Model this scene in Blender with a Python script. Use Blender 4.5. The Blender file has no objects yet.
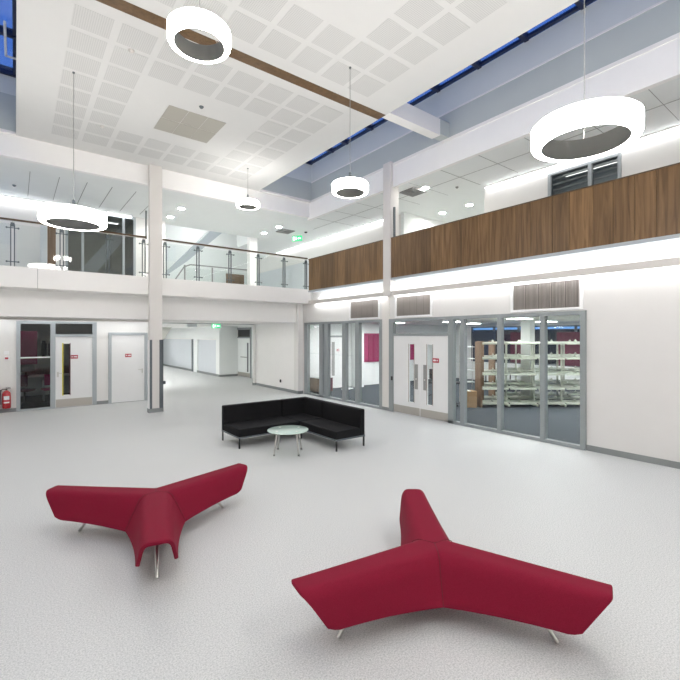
import bpy, bmesh, math, random
from mathutils import Vector, Matrix
random.seed(7)
C = bpy.context.scene.collection
PI = math.pi

# ------------------------------------------------------------------ materials
def mat(name, col, rough=0.5, metal=0.0, spec=0.5, emit=None, strength=0.0, sheen=0.0, coat=0.0):
    m = bpy.data.materials.new(name); m.use_nodes = True
    b = m.node_tree.nodes['Principled BSDF']
    b.inputs['Base Color'].default_value = (*col, 1)
    b.inputs['Roughness'].default_value = rough
    b.inputs['Metallic'].default_value = metal
    b.inputs['Specular IOR Level'].default_value = spec
    b.inputs['Sheen Weight'].default_value = sheen
    b.inputs['Coat Weight'].default_value = coat
    if emit:
        b.inputs['Emission Color'].default_value = (*emit, 1)
        b.inputs['Emission Strength'].default_value = strength
    return m

def nodes(m):
    return m.node_tree.nodes, m.node_tree.links, m.node_tree.nodes['Principled BSDF']

def paint(name, col, rough=0.6, var=0.02, scale=3.0, spec=0.3):
    """a painted surface with a very faint uneven roller texture"""
    m = mat(name, col, rough, spec=spec)
    n, l, b = nodes(m)
    tc = n.new('ShaderNodeTexCoord'); no = n.new('ShaderNodeTexNoise'); no.inputs['Scale'].default_value = scale
    no.inputs['Detail'].default_value = 4
    r = n.new('ShaderNodeValToRGB')
    r.color_ramp.elements[0].color = (*[c * (1 - var) for c in col], 1)
    r.color_ramp.elements[1].color = (*[min(1, c * (1 + var)) for c in col], 1)
    l.new(tc.outputs['Object'], no.inputs['Vector']); l.new(no.outputs['Fac'], r.inputs['Fac'])
    l.new(r.outputs['Color'], b.inputs['Base Color'])
    return m

def emis(name, col, s):
    m = bpy.data.materials.new(name); m.use_nodes = True
    n = m.node_tree.nodes; l = m.node_tree.links
    n.clear(); o = n.new('ShaderNodeOutputMaterial'); e = n.new('ShaderNodeEmission')
    e.inputs['Color'].default_value = (*col, 1); e.inputs['Strength'].default_value = s
    l.new(e.outputs[0], o.inputs['Surface']); return m

def glass(name, tint, ior=1.45, rough=0.0):
    m = bpy.data.materials.new(name); m.use_nodes = True
    n = m.node_tree.nodes; l = m.node_tree.links
    n.clear(); o = n.new('ShaderNodeOutputMaterial')
    t = n.new('ShaderNodeBsdfTransparent'); g = n.new('ShaderNodeBsdfGlossy'); f = n.new('ShaderNodeFresnel')
    mx = n.new('ShaderNodeMixShader')
    t.inputs['Color'].default_value = (*tint, 1); g.inputs['Roughness'].default_value = rough
    ge = n.new('ShaderNodeNewGeometry'); mr = n.new('ShaderNodeMapRange')   # same reflectance from either face of the pane
    mr.inputs['To Min'].default_value = ior; mr.inputs['To Max'].default_value = 1 / ior
    l.new(ge.outputs['Backfacing'], mr.inputs['Value']); l.new(mr.outputs['Result'], f.inputs['IOR'])
    l.new(f.outputs[0], mx.inputs['Fac']); l.new(t.outputs[0], mx.inputs[1]); l.new(g.outputs[0], mx.inputs[2])
    l.new(mx.outputs[0], o.inputs['Surface']); return m

def floor_mat():
    m = mat('speckled_vinyl', (.6, .6, .59), .5, spec=.3)
    n, l, b = nodes(m)
    tc = n.new('ShaderNodeTexCoord')
    n1 = n.new('ShaderNodeTexNoise'); n1.inputs['Scale'].default_value = 80; n1.inputs['Detail'].default_value = 5
    n1.inputs['Roughness'].default_value = .75
    n2 = n.new('ShaderNodeTexNoise'); n2.inputs['Scale'].default_value = .8; n2.inputs['Detail'].default_value = 3
    v = n.new('ShaderNodeTexVoronoi'); v.inputs['Scale'].default_value = 70
    r = n.new('ShaderNodeValToRGB'); e = r.color_ramp.elements
    e[0].position = .36; e[0].color = (.43, .445, .44, 1); e[1].position = .58; e[1].color = (.71, .715, .705, 1)
    r3 = n.new('ShaderNodeValToRGB'); e = r3.color_ramp.elements
    e[0].position = .0; e[0].color = (.93, .93, .93, 1); e[1].position = .25; e[1].color = (1, 1, 1, 1)
    mx = n.new('ShaderNodeMix'); mx.data_type = 'RGBA'; mx.blend_type = 'MULTIPLY'; mx.inputs['Factor'].default_value = 1
    for t in (n1, n2, v): l.new(tc.outputs['Object'], t.inputs['Vector'])
    l.new(n1.outputs['Fac'], r.inputs['Fac']); l.new(v.outputs['Distance'], r3.inputs['Fac'])
    l.new(r.outputs['Color'], mx.inputs['A']); l.new(r3.outputs['Color'], mx.inputs['B'])
    l.new(mx.outputs['Result'], b.inputs['Base Color'])
    mr = n.new('ShaderNodeMapRange'); mr.inputs['To Min'].default_value = .42; mr.inputs['To Max'].default_value = .56
    l.new(n2.outputs['Fac'], mr.inputs['Value']); l.new(mr.outputs['Result'], b.inputs['Roughness'])
    return m

def carpet_mat(name, a, c):
    m = mat(name, a, .95, spec=.1)
    n, l, b = nodes(m)
    tc = n.new('ShaderNodeTexCoord'); n1 = n.new('ShaderNodeTexNoise'); n1.inputs['Scale'].default_value = 9
    n1.inputs['Detail'].default_value = 8
    r = n.new('ShaderNodeValToRGB'); r.color_ramp.elements[0].position = .3; r.color_ramp.elements[1].position = .7
    r.color_ramp.elements[0].color = (*a, 1); r.color_ramp.elements[1].color = (*c, 1)
    l.new(tc.outputs['Object'], n1.inputs['Vector']); l.new(n1.outputs['Fac'], r.inputs['Fac'])
    l.new(r.outputs['Color'], b.inputs['Base Color']); return m

def wood_mat(name, dark, light, rough=.45, vary=True):
    """veneer with the grain running up the panel (object Z); tone differs per panel"""
    m = mat(name, dark, rough, spec=.35)
    n, l, b = nodes(m)
    tc = n.new('ShaderNodeTexCoord'); oi = n.new('ShaderNodeObjectInfo')
    mp = n.new('ShaderNodeMapping'); mp.inputs['Scale'].default_value = (9, 9, .55)
    ad = n.new('ShaderNodeVectorMath'); ad.operation = 'ADD'
    sc = n.new('ShaderNodeVectorMath'); sc.operation = 'SCALE'; sc.inputs[0].default_value = (13, 7, 5)
    l.new(oi.outputs['Random'], sc.inputs['Scale'])
    l.new(tc.outputs['Object'], mp.inputs['Vector']); l.new(mp.outputs['Vector'], ad.inputs[0]); l.new(sc.outputs['Vector'], ad.inputs[1])
    n1 = n.new('ShaderNodeTexNoise'); n1.inputs['Scale'].default_value = 1.6; n1.inputs['Detail'].default_value = 7
    n1.inputs['Distortion'].default_value = .9
    l.new(ad.outputs['Vector'], n1.inputs['Vector'])
    r = n.new('ShaderNodeValToRGB'); e = r.color_ramp.elements
    e[0].position = .3; e[0].color = (*dark, 1); e[1].position = .72; e[1].color = (*light, 1)
    l.new(n1.outputs['Fac'], r.inputs['Fac'])
    hs = n.new('ShaderNodeHueSaturation'); mr = n.new('ShaderNodeMapRange')
    mr.inputs['To Min'].default_value = .72 if vary else 1; mr.inputs['To Max'].default_value = 1.22 if vary else 1
    l.new(oi.outputs['Random'], mr.inputs['Value']); l.new(mr.outputs['Result'], hs.inputs['Value'])
    l.new(r.outputs['Color'], hs.inputs['Color']); l.new(hs.outputs['Color'], b.inputs['Base Color'])
    return m

def perf_mat(name, base, hole, pitch, lo, hi, ax=(0, 1)):
    """plasterboard tile with a regular grid of round holes"""
    m = mat(name, base, .7, spec=.2)
    n, l, b = nodes(m)
    tc = n.new('ShaderNodeTexCoord'); sx = n.new('ShaderNodeSeparateXYZ'); l.new(tc.outputs['Object'], sx.inputs[0])
    def cell(o):
        d = n.new('ShaderNodeMath'); d.operation = 'DIVIDE'; d.inputs[1].default_value = pitch; l.new(o, d.inputs[0])
        f = n.new('ShaderNodeMath'); f.operation = 'FRACT'; l.new(d.outputs[0], f.inputs[0])
        s = n.new('ShaderNodeMath'); s.operation = 'SUBTRACT'; s.inputs[1].default_value = .5; l.new(f.outputs[0], s.inputs[0])
        p = n.new('ShaderNodeMath'); p.operation = 'MULTIPLY'; l.new(s.outputs[0], p.inputs[0]); l.new(s.outputs[0], p.inputs[1])
        return p
    a, c = cell(sx.outputs[ax[0]]), cell(sx.outputs[ax[1]])
    s = n.new('ShaderNodeMath'); l.new(a.outputs[0], s.inputs[0]); l.new(c.outputs[0], s.inputs[1])
    q = n.new('ShaderNodeMath'); q.operation = 'SQRT'; l.new(s.outputs[0], q.inputs[0])
    r = n.new('ShaderNodeValToRGB'); e = r.color_ramp.elements
    e[0].position = lo; e[0].color = (*hole, 1); e[1].position = hi; e[1].color = (*base, 1)
    l.new(q.outputs[0], r.inputs['Fac']); l.new(r.outputs['Color'], b.inputs['Base Color']); return m

def fabric_mat(name, a, c, rough=.8, sheen=.3, scale=260, spec=.25):
    m = mat(name, a, rough, spec=spec, sheen=sheen)
    n, l, b = nodes(m)
    tc = n.new('ShaderNodeTexCoord'); n1 = n.new('ShaderNodeTexNoise'); n1.inputs['Scale'].default_value = scale
    n1.inputs['Detail'].default_value = 2
    r = n.new('ShaderNodeValToRGB'); r.color_ramp.elements[0].position = .35; r.color_ramp.elements[1].position = .65
    r.color_ramp.elements[0].color = (*a, 1); r.color_ramp.elements[1].color = (*c, 1)
    bp = n.new('ShaderNodeBump'); bp.inputs['Strength'].default_value = .12; bp.inputs['Distance'].default_value = .002
    l.new(tc.outputs['Object'], n1.inputs['Vector']); l.new(n1.outputs['Fac'], r.inputs['Fac'])
    l.new(r.outputs['Color'], b.inputs['Base Color']); l.new(n1.outputs['Fac'], bp.inputs['Height'])
    l.new(bp.outputs['Normal'], b.inputs['Normal']); return m

M = dict(
    wall=paint('white_wall_paint', (.80, .785, .765)),
    wall_soft=paint('soft_white_paint', (.69, .675, .66)),
    wall_bright=paint('fresh_white_paint', (.92, .905, .89)),
    wall_cool=paint('cool_white_paint', (.84, .86, .85)),
    ceil=paint('ceiling_paint', (.68, .675, .66), .8),
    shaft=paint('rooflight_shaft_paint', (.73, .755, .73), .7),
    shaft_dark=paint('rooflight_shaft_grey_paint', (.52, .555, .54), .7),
    fascia=paint('fascia_paint', (.87, .85, .825), .5),
    column=paint('column_paint', (.72, .69, .66), .5),
    lip=paint('cove_lip_paint', (.62, .59, .56), .5),
    grey_frame=paint('grey_powder_coat', (.275, .30, .305), .45, spec=.4),
    dark_frame=paint('dark_grey_powder_coat', (.12, .14, .15), .45, spec=.4),
    light_frame=paint('pale_grey_powder_coat', (.39, .42, .44), .4, spec=.4),
    skirting=paint('grey_skirting', (.25, .265, .265), .5),
    floor=floor_mat(),
    carpet=carpet_mat('blue_grey_carpet', (.045, .053, .062), (.075, .087, .10)),
    carpet_dark=carpet_mat('dark_carpet', (.03, .036, .036), (.06, .066, .066)),
    wood=wood_mat('walnut_veneer', (.105, .056, .021), (.235, .134, .058)),
    wood_strip=wood_mat('ceiling_wood_strip', (.10, .055, .022), (.17, .095, .04), vary=False),
    wood_rail=wood_mat('handrail_wood', (.07, .042, .022), (.13, .082, .045), .35, vary=False),
    perf=perf_mat('perforated_tile', (.63, .625, .61), (.51, .51, .50), .033, .22, .42),
    grille=mat('ceiling_grille', (.41, .39, .34), .6),
    red=fabric_mat('crimson_fabric', (.185, .005, .021), (.235, .009, .033), rough=.75, sheen=0, spec=.15),
    red_dark=mat('crimson_seam', (.10, .004, .010), .8),
    black=fabric_mat('black_fabric', (.004, .004, .005), (.010, .010, .011), sheen=.0, scale=120),
    black_paint=mat('black_steel', (.012, .012, .013), .4),
    chrome=mat('brushed_steel', (.62, .61, .58), .28, 1.0),
    steel=mat('satin_steel_plate', (.50, .47, .43), .4, .7),
    door=paint('white_laminate', (.80, .80, .80), .35, spec=.5),
    opal=emis('opal_diffuser', (1, .975, .94), 15.0),
    inner=paint('pendant_inner_grey', (.24, .24, .225), .6),
    led=emis('led_strip', (.93, .97, 1), 10.5),
    led_gallery=emis('gallery_light_diffuser', (.96, .98, 1), 6.0),
    led_soft=emis('soft_led_strip', (.93, .97, 1), 6.0),
    dim_fill=emis('dim_fill_panel', (1, 1, .97), 1.6),
    led_line=emis('linear_light_diffuser', (.96, .98, 1), 4.2),
    down=emis('downlight_lens', (1, .99, .95), 130.0),
    down_soft=emis('soft_downlight_lens', (1, .99, .95), 35.0),
    loft_fill=emis('loft_fill_panel', (1, 1, 1), 8.0),
    corridor_fill=emis('corridor_fill_panel', (1, 1, 1), 11.0),
    office_light=emis('office_light_panel', (1, 1, 1), 30.0),
    glass=glass('clear_glass', (.955, .975, .97)),
    rail_glass=glass('balustrade_glass', (.965, .98, .972), 1.4),
    dark_glass=glass('tinted_glass', (.74, .76, .76)),
    roof_glass=glass('rooflight_glass', (.85, .9, 1)),
    navy=mat('navy_rooflight_frame', (.008, .014, .05), .35),
    sign_red=mat('red_sign', (.42, .015, .04), .4),
    sign_white=mat('white_sign', (.85, .85, .85), .4),
    yellow=mat('yellow_edge', (.65, .55, .05), .5),
    magenta=paint('magenta_paint', (.38, .035, .13), .5),
    magenta_deep=paint('deep_magenta_paint', (.26, .02, .085), .5),
    maroon=mat('maroon_board', (.10, .012, .035), .8),
    green_emit=mat('exit_sign_green', (.0, .35, .12), .4, emit=(.1, .8, .35), strength=.35),
    white_emit=mat('exit_sign_white', (.8, .9, .8), .4, emit=(.85, 1, .88), strength=.6),
    ext_red=mat('extinguisher_red', (.42, .012, .02), .25, spec=.6, coat=.4),
    cream=paint('cream_steel_shelf', (.52, .55, .47), .4),
    ply=wood_mat('brown_board', (.16, .10, .06), (.26, .17, .11), .6, vary=False),
    card=paint('cardboard', (.34, .22, .12), .8),
    dark=mat('dark_plastic', (.02, .02, .022), .5),
    blue_dark=mat('dark_blue_board', (.03, .05, .09), .7),
    sensor=mat('grey_sensor', (.30, .30, .29), .5),
    vent=mat('vent_metal', (.30, .27, .25), .5),
    vent_dark=mat('vent_dark', (.14, .12, .11), .6),
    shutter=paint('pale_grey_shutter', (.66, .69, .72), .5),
    slope=paint('beige_grey_paint', (.50, .50, .46), .6),
    slope_cool=paint('cool_grey_paint', (.48, .52, .56), .6),
    hedge=mat('dark_hedge_leaves', (.006, .010, .012), .9),
    table_glass=mat('frosted_green_glass', (.56, .70, .63), .15, spec=.8),
)

# ------------------------------------------------------------------ mesh helpers
class MB:
    def __init__(s): s.bm = bmesh.new(); s.k = 0
    def box(s, x0, x1, y0, y1, z0, z1, mtx=None):
        e = (s.k % 6) * .0005; s.k += 1          # keeps joined boxes from sharing a plane
        x0, x1, y0, y1, z0, z1 = x0 - e, x1 + e, y0 - e, y1 + e, z0 - e, z1 + e
        v = [s.bm.verts.new((x, y, z)) for z in (z0, z1) for y in (y0, y1) for x in (x0, x1)]
        for f in ((0, 2, 3, 1), (4, 5, 7, 6), (0, 1, 5, 4), (2, 6, 7, 3), (0, 4, 6, 2), (1, 3, 7, 5)):
            s.bm.faces.new([v[i] for i in f])
        if mtx: bmesh.ops.transform(s.bm, matrix=mtx, verts=v)
        return s
    def prism(s, pts, axis, a, b):
        """pts: 2-D outline; extruded along axis ('x','y','z') from a to b"""
        def P(p, t):
            return {'x': (t, p[0], p[1]), 'y': (p[0], t, p[1]), 'z': (p[0], p[1], t)}[axis]
        A = [s.bm.verts.new(P(p, a)) for p in pts]; B = [s.bm.verts.new(P(p, b)) for p in pts]
        s.bm.faces.new(A[::-1]); s.bm.faces.new(B)
        n = len(pts)
        for i in range(n): s.bm.faces.new((A[i], A[(i + 1) % n], B[(i + 1) % n], B[i]))
        return s
    def tube(s, p, q, r, r2=None, n=16, cap=True):
        p, q = Vector(p), Vector(q); d = (q - p).normalized(); r2 = r if r2 is None else r2
        u = d.orthogonal().normalized(); w = d.cross(u)
        A = [s.bm.verts.new(p + (u * math.cos(t) + w * math.sin(t)) * r) for t in [2 * PI * i / n for i in range(n)]]
        B = [s.bm.verts.new(q + (u * math.cos(t) + w * math.sin(t)) * r2) for t in [2 * PI * i / n for i in range(n)]]
        for i in range(n): s.bm.faces.new((A[i], A[(i + 1) % n], B[(i + 1) % n], B[i]))
        if cap: s.bm.faces.new(A[::-1]); s.bm.faces.new(B)
        return s
    def path(s, pts, r, n=8):
        for a, b in zip(pts[:-1], pts[1:]): s.tube(a, b, r, n=n)
        return s
    def lathe(s, prof, n=48, c=(0, 0, 0), closed=False):
        rings = []
        for r, z in prof:
            if r < 1e-6: rings.append([s.bm.verts.new((c[0], c[1], c[2] + z))])
            else: rings.append([s.bm.verts.new((c[0] + r * math.cos(2 * PI * i / n), c[1] + r * math.sin(2 * PI * i / n), c[2] + z)) for i in range(n)])
        pr = list(zip(rings[:-1], rings[1:])) + ([(rings[-1], rings[0])] if closed else [])
        for A, B in pr:
            for i in range(n):
                j = (i + 1) % n
                if len(A) == 1 and len(B) == 1: continue
                if len(A) == 1: s.bm.faces.new((A[0], B[j], B[i]))
                elif len(B) == 1: s.bm.faces.new((A[i], A[j], B[0]))
                else: s.bm.faces.new((A[i], A[j], B[j], B[i]))
        return s
    def build(s, name, m, parent=None, bevel=0.0, smooth=False, seg=2, loc=None):
        bmesh.ops.recalc_face_normals(s.bm, faces=s.bm.faces)
        me = bpy.data.meshes.new(name); s.bm.to_mesh(me); s.bm.free()
        me.materials.append(m)
        o = bpy.data.objects.new(name, me); C.objects.link(o)
        if parent: o.parent = parent
        if loc: o.location = loc
        if bevel > 0:
            b = o.modifiers.new('bevel', 'BEVEL'); b.width = bevel; b.segments = seg; b.limit_method = 'ANGLE'; b.angle_limit = .6
        if smooth:
            for p in me.polygons: p.use_smooth = True
            me.set_sharp_from_angle(angle=.7)
        return o

def B(*a, **k): return MB().box(*a, **k)

def tag(o, label=None, cat=None, group=None, kind=None):
    if label: o['label'] = label
    if cat: o['category'] = cat
    if group: o['group'] = group
    if kind: o['kind'] = kind
    return o
def thing(name, label, cat, loc=(0, 0, 0), rz=0, group=None):
    o = bpy.data.objects.new(name, None); C.objects.link(o); o.location = loc; o.rotation_euler = (0, 0, rz)
    o.empty_display_size = .1
    return tag(o, label, cat, group)
def struct(o, label, cat):
    return tag(o, label, cat, kind='structure')
def copy_tree(o, parent=None):
    c = o.copy(); C.objects.link(c); c.parent = parent
    for ch in [x for x in list(bpy.data.objects) if x.parent == o]: copy_tree(ch, c)
    return c

# ------------------------------------------------------------------ key dimensions (metres; camera stands over x=0, y=0)
ZG = 2.82          # soffit under the gallery
ZF = 3.53          # underside of gallery fascia
ZU = 4.06          # gallery floor / fascia top
ZC = 6.84          # gallery ceiling
ZR = 7.40          # underside of the big ceiling raft
YB = 13.55         # gallery edge at the back
YW = 16.10         # back wall under the gallery
XR = 9.08          # right wall, ground floor
XP = 8.90          # face of timber parapet
XL = -2.30
YN = -3.5          # wall behind the camera

# floor
struct(B(XL - .1, 9.2, YN, YW, -.12, 0).box(3.8, 10.4, YW, 36.2, -.12, 0).box(9.2, 10.4, 14.95, YW, -.12, 0).build('floor', M['floor']),
       'pale grey speckled vinyl floor of the atrium', 'floor')
struct(B(9.2, 19.2, .3, 14.8, -.1, 0).build('floor_library', M['carpet']), 'dark blue grey carpet behind the right hand glazing', 'floor')
struct(B(XL - .1, 3.7, YW + .12, 20, -.1, 0).build('floor_office', M['carpet_dark']), 'dark carpet of the office behind the back wall', 'floor')

# walls around the hall
struct(B(XL - .2, XL, YN, YW, 0, ZR + .1).build('wall_left', M['wall']), 'plain white wall left of the atrium', 'wall')
struct(B(XL, 11.6, YN - .2, YN, 0, ZR + .1).build('wall_front', M['wall']), 'plain white wall closing the atrium', 'wall')

# ---- right wall, ground floor: solid parts around the glazing
w = MB()
w.box(XR, XR + .12, YN, 3.70, 0, 3.62)
w.box(XR, XR + .12, 3.70, 14.06, 2.80, 3.62)
w.box(XR, XR + .12, 9.30, 9.62, 0, 2.80)
w.box(9.07, 9.2, 14.06, 14.8, 0, 4.0).box(9.0, 9.2, 13.56, 14.06, 3.55, 4.0)
struct(w.build('wall_right', M['wall_soft']), 'white right wall with the glazed library screens', 'wall')
struct(B(XR - .015, XR, YN, 3.70, 0, .115).build('baseboard_right', M['skirting']), 'grey skirting along the plain right wall', 'skirting')

# cove between timber parapet and right wall
w = MB()
w.box(8.90, 8.935, YN, YB, 3.49, 3.63)
w.box(8.935, XR + .1, YN, YB, 3.565, 3.60)
struct(w.build('trim_1', M['lip'], bevel=.004), 'beige cove lip running below the timber parapet', 'trim')
struct(B(9.10, 9.16, YN, YB, 3.62, 4.0).build('trim_2', M['wall']), 'white glowing back of the light cove', 'trim')
struct(B(8.885, 9.2, YN, YB, 3.95, 4.02).build('trim_3', M['light_frame']), 'pale metal edge trim under the timber parapet', 'trim')
l = B(8.96, 9.0, YN + .2, YB - .45, 3.60, 3.615).build('cove_light', M['led'])
tag(l, 'hidden light strip glowing upward above the beige cove lip', 'light strip')
l = B(8.965, 8.995, YN + .2, 13.3, 3.535, 3.555).build('cove_light', M['led'])
tag(l, 'hidden light strip washing the white wall below the cove lip', 'light strip')

# timber parapet made of veneer panels
par = B(8.93, 9.06, YN, YB, 4.02, 5.20).build('wall_parapet', M['wood_strip'])
struct(par, 'walnut panelled parapet of the right hand gallery', 'parapet')
seams = [13.53, 13.2, 12.75, 12.3, 11.85, 11.28, 11.0, 10.66, 10.34, 10.05, 9.77, 9.4, 9.02, 8.64, 8.26, 7.9, 7.55, 7.19, 6.84, 6.45, 6.1, 5.77,
         5.45, 5.1, 4.76, 4.29, 3.95, 3.51, 3.16, 2.81, 2.48, 2.1, 1.7, 1.3, .9, .5, .1]
for i, (a, b) in enumerate(zip(seams[:-1], seams[1:])):
    o = B(-.015, .015, -(a - b) / 2 + .003, (a - b) / 2 - .003, -.59, .59).build('wood_panel', M['wood'], par, loc=(8.915, (a + b) / 2, 4.61))
B(8.885, 9.075, YN, YB, 5.20, 5.222).build('coping', M['wood_rail'], par, bevel=.003)

# ---- gallery slab at the back and right
w = MB()
w.box(XL, 9.0, YB, 14.45, ZF, ZU)
struct(w.build('trim_4', M['fascia'], bevel=.004), 'off white fascia of the back gallery', 'fascia')
B(.463, .472, YB - .004, YB, ZF, ZU).build('joint', M['sensor'], bpy.data.objects['trim_4'])
struct(B(XL, 8.86, 14.35, 14.47, ZG, ZF).build('wall_bulkhead', M['wall_bright']), 'white bulkhead below the back gallery fascia', 'bulkhead')
struct(B(XL, 8.84, 14.47, 36.0, ZG, ZG + .1).build('ceiling_gallery', M['wall']), 'white soffit under the back gallery', 'ceiling')
struct(B(XL, 9.2, 14.45, 26, 3.95, 4.05).box(9.2, 19, 10, 26, 3.95, 4.05).box(8.95, 11.6, YN, 14.45, 4.0, 4.05).box(11.6, 16, 7.5, 14.45, 4.0, 4.05).build('floor_gallery', M['floor']),
       'pale vinyl floor of the upper gallery', 'floor')
# pier at the corner and return wall towards the corridor
struct(B(8.84, 9.07, 14.2, 14.5, 0, ZF).build('column', M['wall']), 'white pier in the corner below the galleries', 'column')
struct(B(8.86, 9.07, 14.5, 17.9, 0, ZG).build('wall_return', M['wall_bright']), 'white return wall beside the corridor opening', 'wall')
struct(B(8.83, 8.86, 14.5, 17.9, 0, .11).box(8.83, 9.08, 14.185, 14.5, 0, .11).build('baseboard_return', M['skirting']), 'grey skirting of the return wall', 'skirting')
struct(B(8.74, 8.84, 17.9, 18.0, .11, ZG).build('trim_5', M['wall']), 'slim white jamb at the end of the return wall', 'trim')
struct(B(8.73, 8.85, 17.89, 18.01, 0, .11).build('baseboard_jamb', M['skirting']), 'grey skirting block of the slim jamb', 'skirting')
struct(B(4.0, 8.84, 17.9, 18.0, 2.80, ZG).build('trim_6', M['dark_frame']), 'thin dark head track across the corridor opening', 'trim')

# ---- column 1 (left, in front of the gallery) and column 2 (right wall)
c1 = B(3.17, 3.53, 13.40, 13.548, 0, ZR).build('column', M['column'], bevel=.006)
struct(c1, 'tall square column standing in front of the back gallery', 'column')
B(3.14, 3.56, 13.375, 13.575, 0, .12).build('plinth', M['skirting'], c1, bevel=.004)
B(3.165, 3.235, 13.375, 13.40, .12, 2.17).build('corner_guard', M['dark_frame'], c1)
B(3.445, 3.55, 13.375, 13.40, .12, 2.17).build('corner_guard', M['dark_frame'], c1)
B(3.53, 3.552, 13.375, 13.56, .12, 2.17).build('corner_guard', M['dark_frame'], c1)
B(3.148, 3.168, 13.375, 13.56, .12, 2.17).build('corner_guard', M['sign_white'], c1)
c2 = B(8.87, 9.22, 9.07, 9.385, 3.49, 7.5).build('column', M['column'], bevel=.006)
struct(c2, 'tall column passing in front of the timber parapet', 'column')
B(9.045, 9.085, 9.30, 9.61, .1, 3.5).build('lower_casing', M['column'], c2)
B(9.035, 9.085, 9.29, 9.62, 0, .1).build('plinth', M['skirting'], c2)
struct(B(3.10, 3.14, 13.6, 13.64, 5.2, 6.05).build('trim_7', M['dark_frame']), 'short dark upright above the handrail beside the left column', 'upright')
struct(B(8.95, 9.0, 8.98, 9.03, 5.2, 6.13).build('trim_8', M['dark_frame']), 'short dark upright above the parapet beside the right column', 'upright')

# ---- upper ceiling raft with perforated tiles
raft = B(.02, 6.80, YN, 7.10, ZR, ZR + .1).box(.02, 6.80, 7.36, 13.55, ZR, ZR + .1).box(.02, 6.8, 7.1, 7.36, ZR + .03, ZR + .1).build('ceiling', M['ceil'])
struct(raft, 'white ceiling raft over the atrium with squares of perforated tiles', 'ceiling')
t = MB()
def ring(rows, cols, x0, y0, p, s, depth):
    for i in range(cols):
        for j in range(rows):
            if i < depth or i >= cols - depth or j < depth or j >= rows - depth:
                x, y = x0 + i * p, y0 + j * p
                t.box(x, x + s, y, y + s, ZR - .003, ZR + .002)
ring(8, 8, .72, 7.63, .672, .555, 2)
ring(8, 8, .72, 6.80 - .555 - 7 * .672, .672, .555, 2)
ring(6, 8, .72, -2.6, .672, .555, 2)
t.build('perforated_tiles', M['perf'], raft)
B(.02, 6.80, 7.10, 7.36, ZR - .002, ZR + .03).build('wood_strip', M['wood_strip'], raft)
g = thing('ceiling_vent', 'square beige air grille set in the white ceiling raft', 'vent', (3.36, 10.36, ZR))
w = MB()
for i in range(2):
    for j in range(3):
        w.box(-.66 + j * .443, -.66 + j * .443 + .43, -.66 + i * .67, -.66 + i * .67 + .645, -.010, 0)
w.build('grille', M['grille'], g)
B(-.67, .67, -.67, .67, -.004, .0).build('frame', M['ceil'], g)

# rooflight shafts: right x 6.8-9, left x -2.2-0
shaft = MB()
shaft.box(9.0, 9.12, YN, 13.6, 7.46, 8.15)
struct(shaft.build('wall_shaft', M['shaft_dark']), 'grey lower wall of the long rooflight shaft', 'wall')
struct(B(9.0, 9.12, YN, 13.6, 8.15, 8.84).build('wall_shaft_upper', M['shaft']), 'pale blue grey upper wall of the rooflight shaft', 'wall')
struct(B(8.985, 9.0, YN, 13.5, 8.13, 8.17).build('trim_9', M['fascia']), 'thin pale line along the rooflight shaft', 'trim')
struct(B(8.96, 9.12, YN, 13.6, 7.38, 7.46).build('trim_10', M['fascia']), 'pale bottom edge of the rooflight shaft', 'trim')
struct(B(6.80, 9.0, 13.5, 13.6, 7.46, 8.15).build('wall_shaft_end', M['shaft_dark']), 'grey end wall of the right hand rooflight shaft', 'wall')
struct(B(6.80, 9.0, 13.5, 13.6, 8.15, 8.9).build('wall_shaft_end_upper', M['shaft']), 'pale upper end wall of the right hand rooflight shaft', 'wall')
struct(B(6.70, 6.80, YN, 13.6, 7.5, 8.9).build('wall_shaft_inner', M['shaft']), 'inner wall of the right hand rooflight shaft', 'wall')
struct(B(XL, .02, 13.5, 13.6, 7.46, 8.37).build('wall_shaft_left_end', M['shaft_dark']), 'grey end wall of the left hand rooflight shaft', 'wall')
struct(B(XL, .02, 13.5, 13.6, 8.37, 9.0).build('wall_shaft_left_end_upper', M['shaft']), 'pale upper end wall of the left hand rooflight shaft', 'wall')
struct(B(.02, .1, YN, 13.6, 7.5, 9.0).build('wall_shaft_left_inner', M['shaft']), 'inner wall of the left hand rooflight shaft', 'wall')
struct(B(XL - .1, XL, YN, 13.6, 7.4, 9.0).build('wall_shaft_left_outer', M['shaft']), 'outer wall of the left hand rooflight shaft', 'wall')
def rooflight(n, x0, x1, ys, label, z=8.88):
    f = thing('window_%d' % n, label, 'rooflight', ((x0 + x1) / 2, 5, z)); f['kind'] = 'structure'
    cx = (x0 + x1) / 2
    def rel(a, b): return a - cx, b - cx
    B(*rel(x0, x1), YN - 5, 8.6, 0, .02).build('glass_pane', M['roof_glass'], f)
    w = MB()
    for y in ys: w.box(*rel(x0, x1), y - 5 - .05, y - 5 + .05, -.06, .10)
    w.box(*rel(x1 - .09, x1), YN - 5, 8.6, -.03, .03); w.box(*rel(x0, x0 + .1), YN - 5, 8.6, -.05, .14)
    w.box(*rel(x0, x1), 8.42, 8.6, -.05, .14)
    w.build('frame', M['navy'], f)
    return f
rooflight(1, 6.78, 9.0, [12.1, 11.27, 10.0, 8.7, 7.35, 6.1, 4.9, 3.72, 2.5, 1.3, 0, -1.3, -2.5], 'long strip rooflight with navy frames above the right gallery')
rooflight(2, XL, .05, [11.7, 10.3, 9.0, 7.7, 6.4], 'strip rooflight with navy frames at the top left')
# small white pipe on the left rooflight
tag(MB().path([(-.17, 11.2, 8.82), (-.17, 12.55, 8.82), (0.02, 12.55, 8.82)], .025).build('rooflight_opener', M['sign_white']),
    'thin white bent opener rod under the top left rooflight', 'opener rod')

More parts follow.
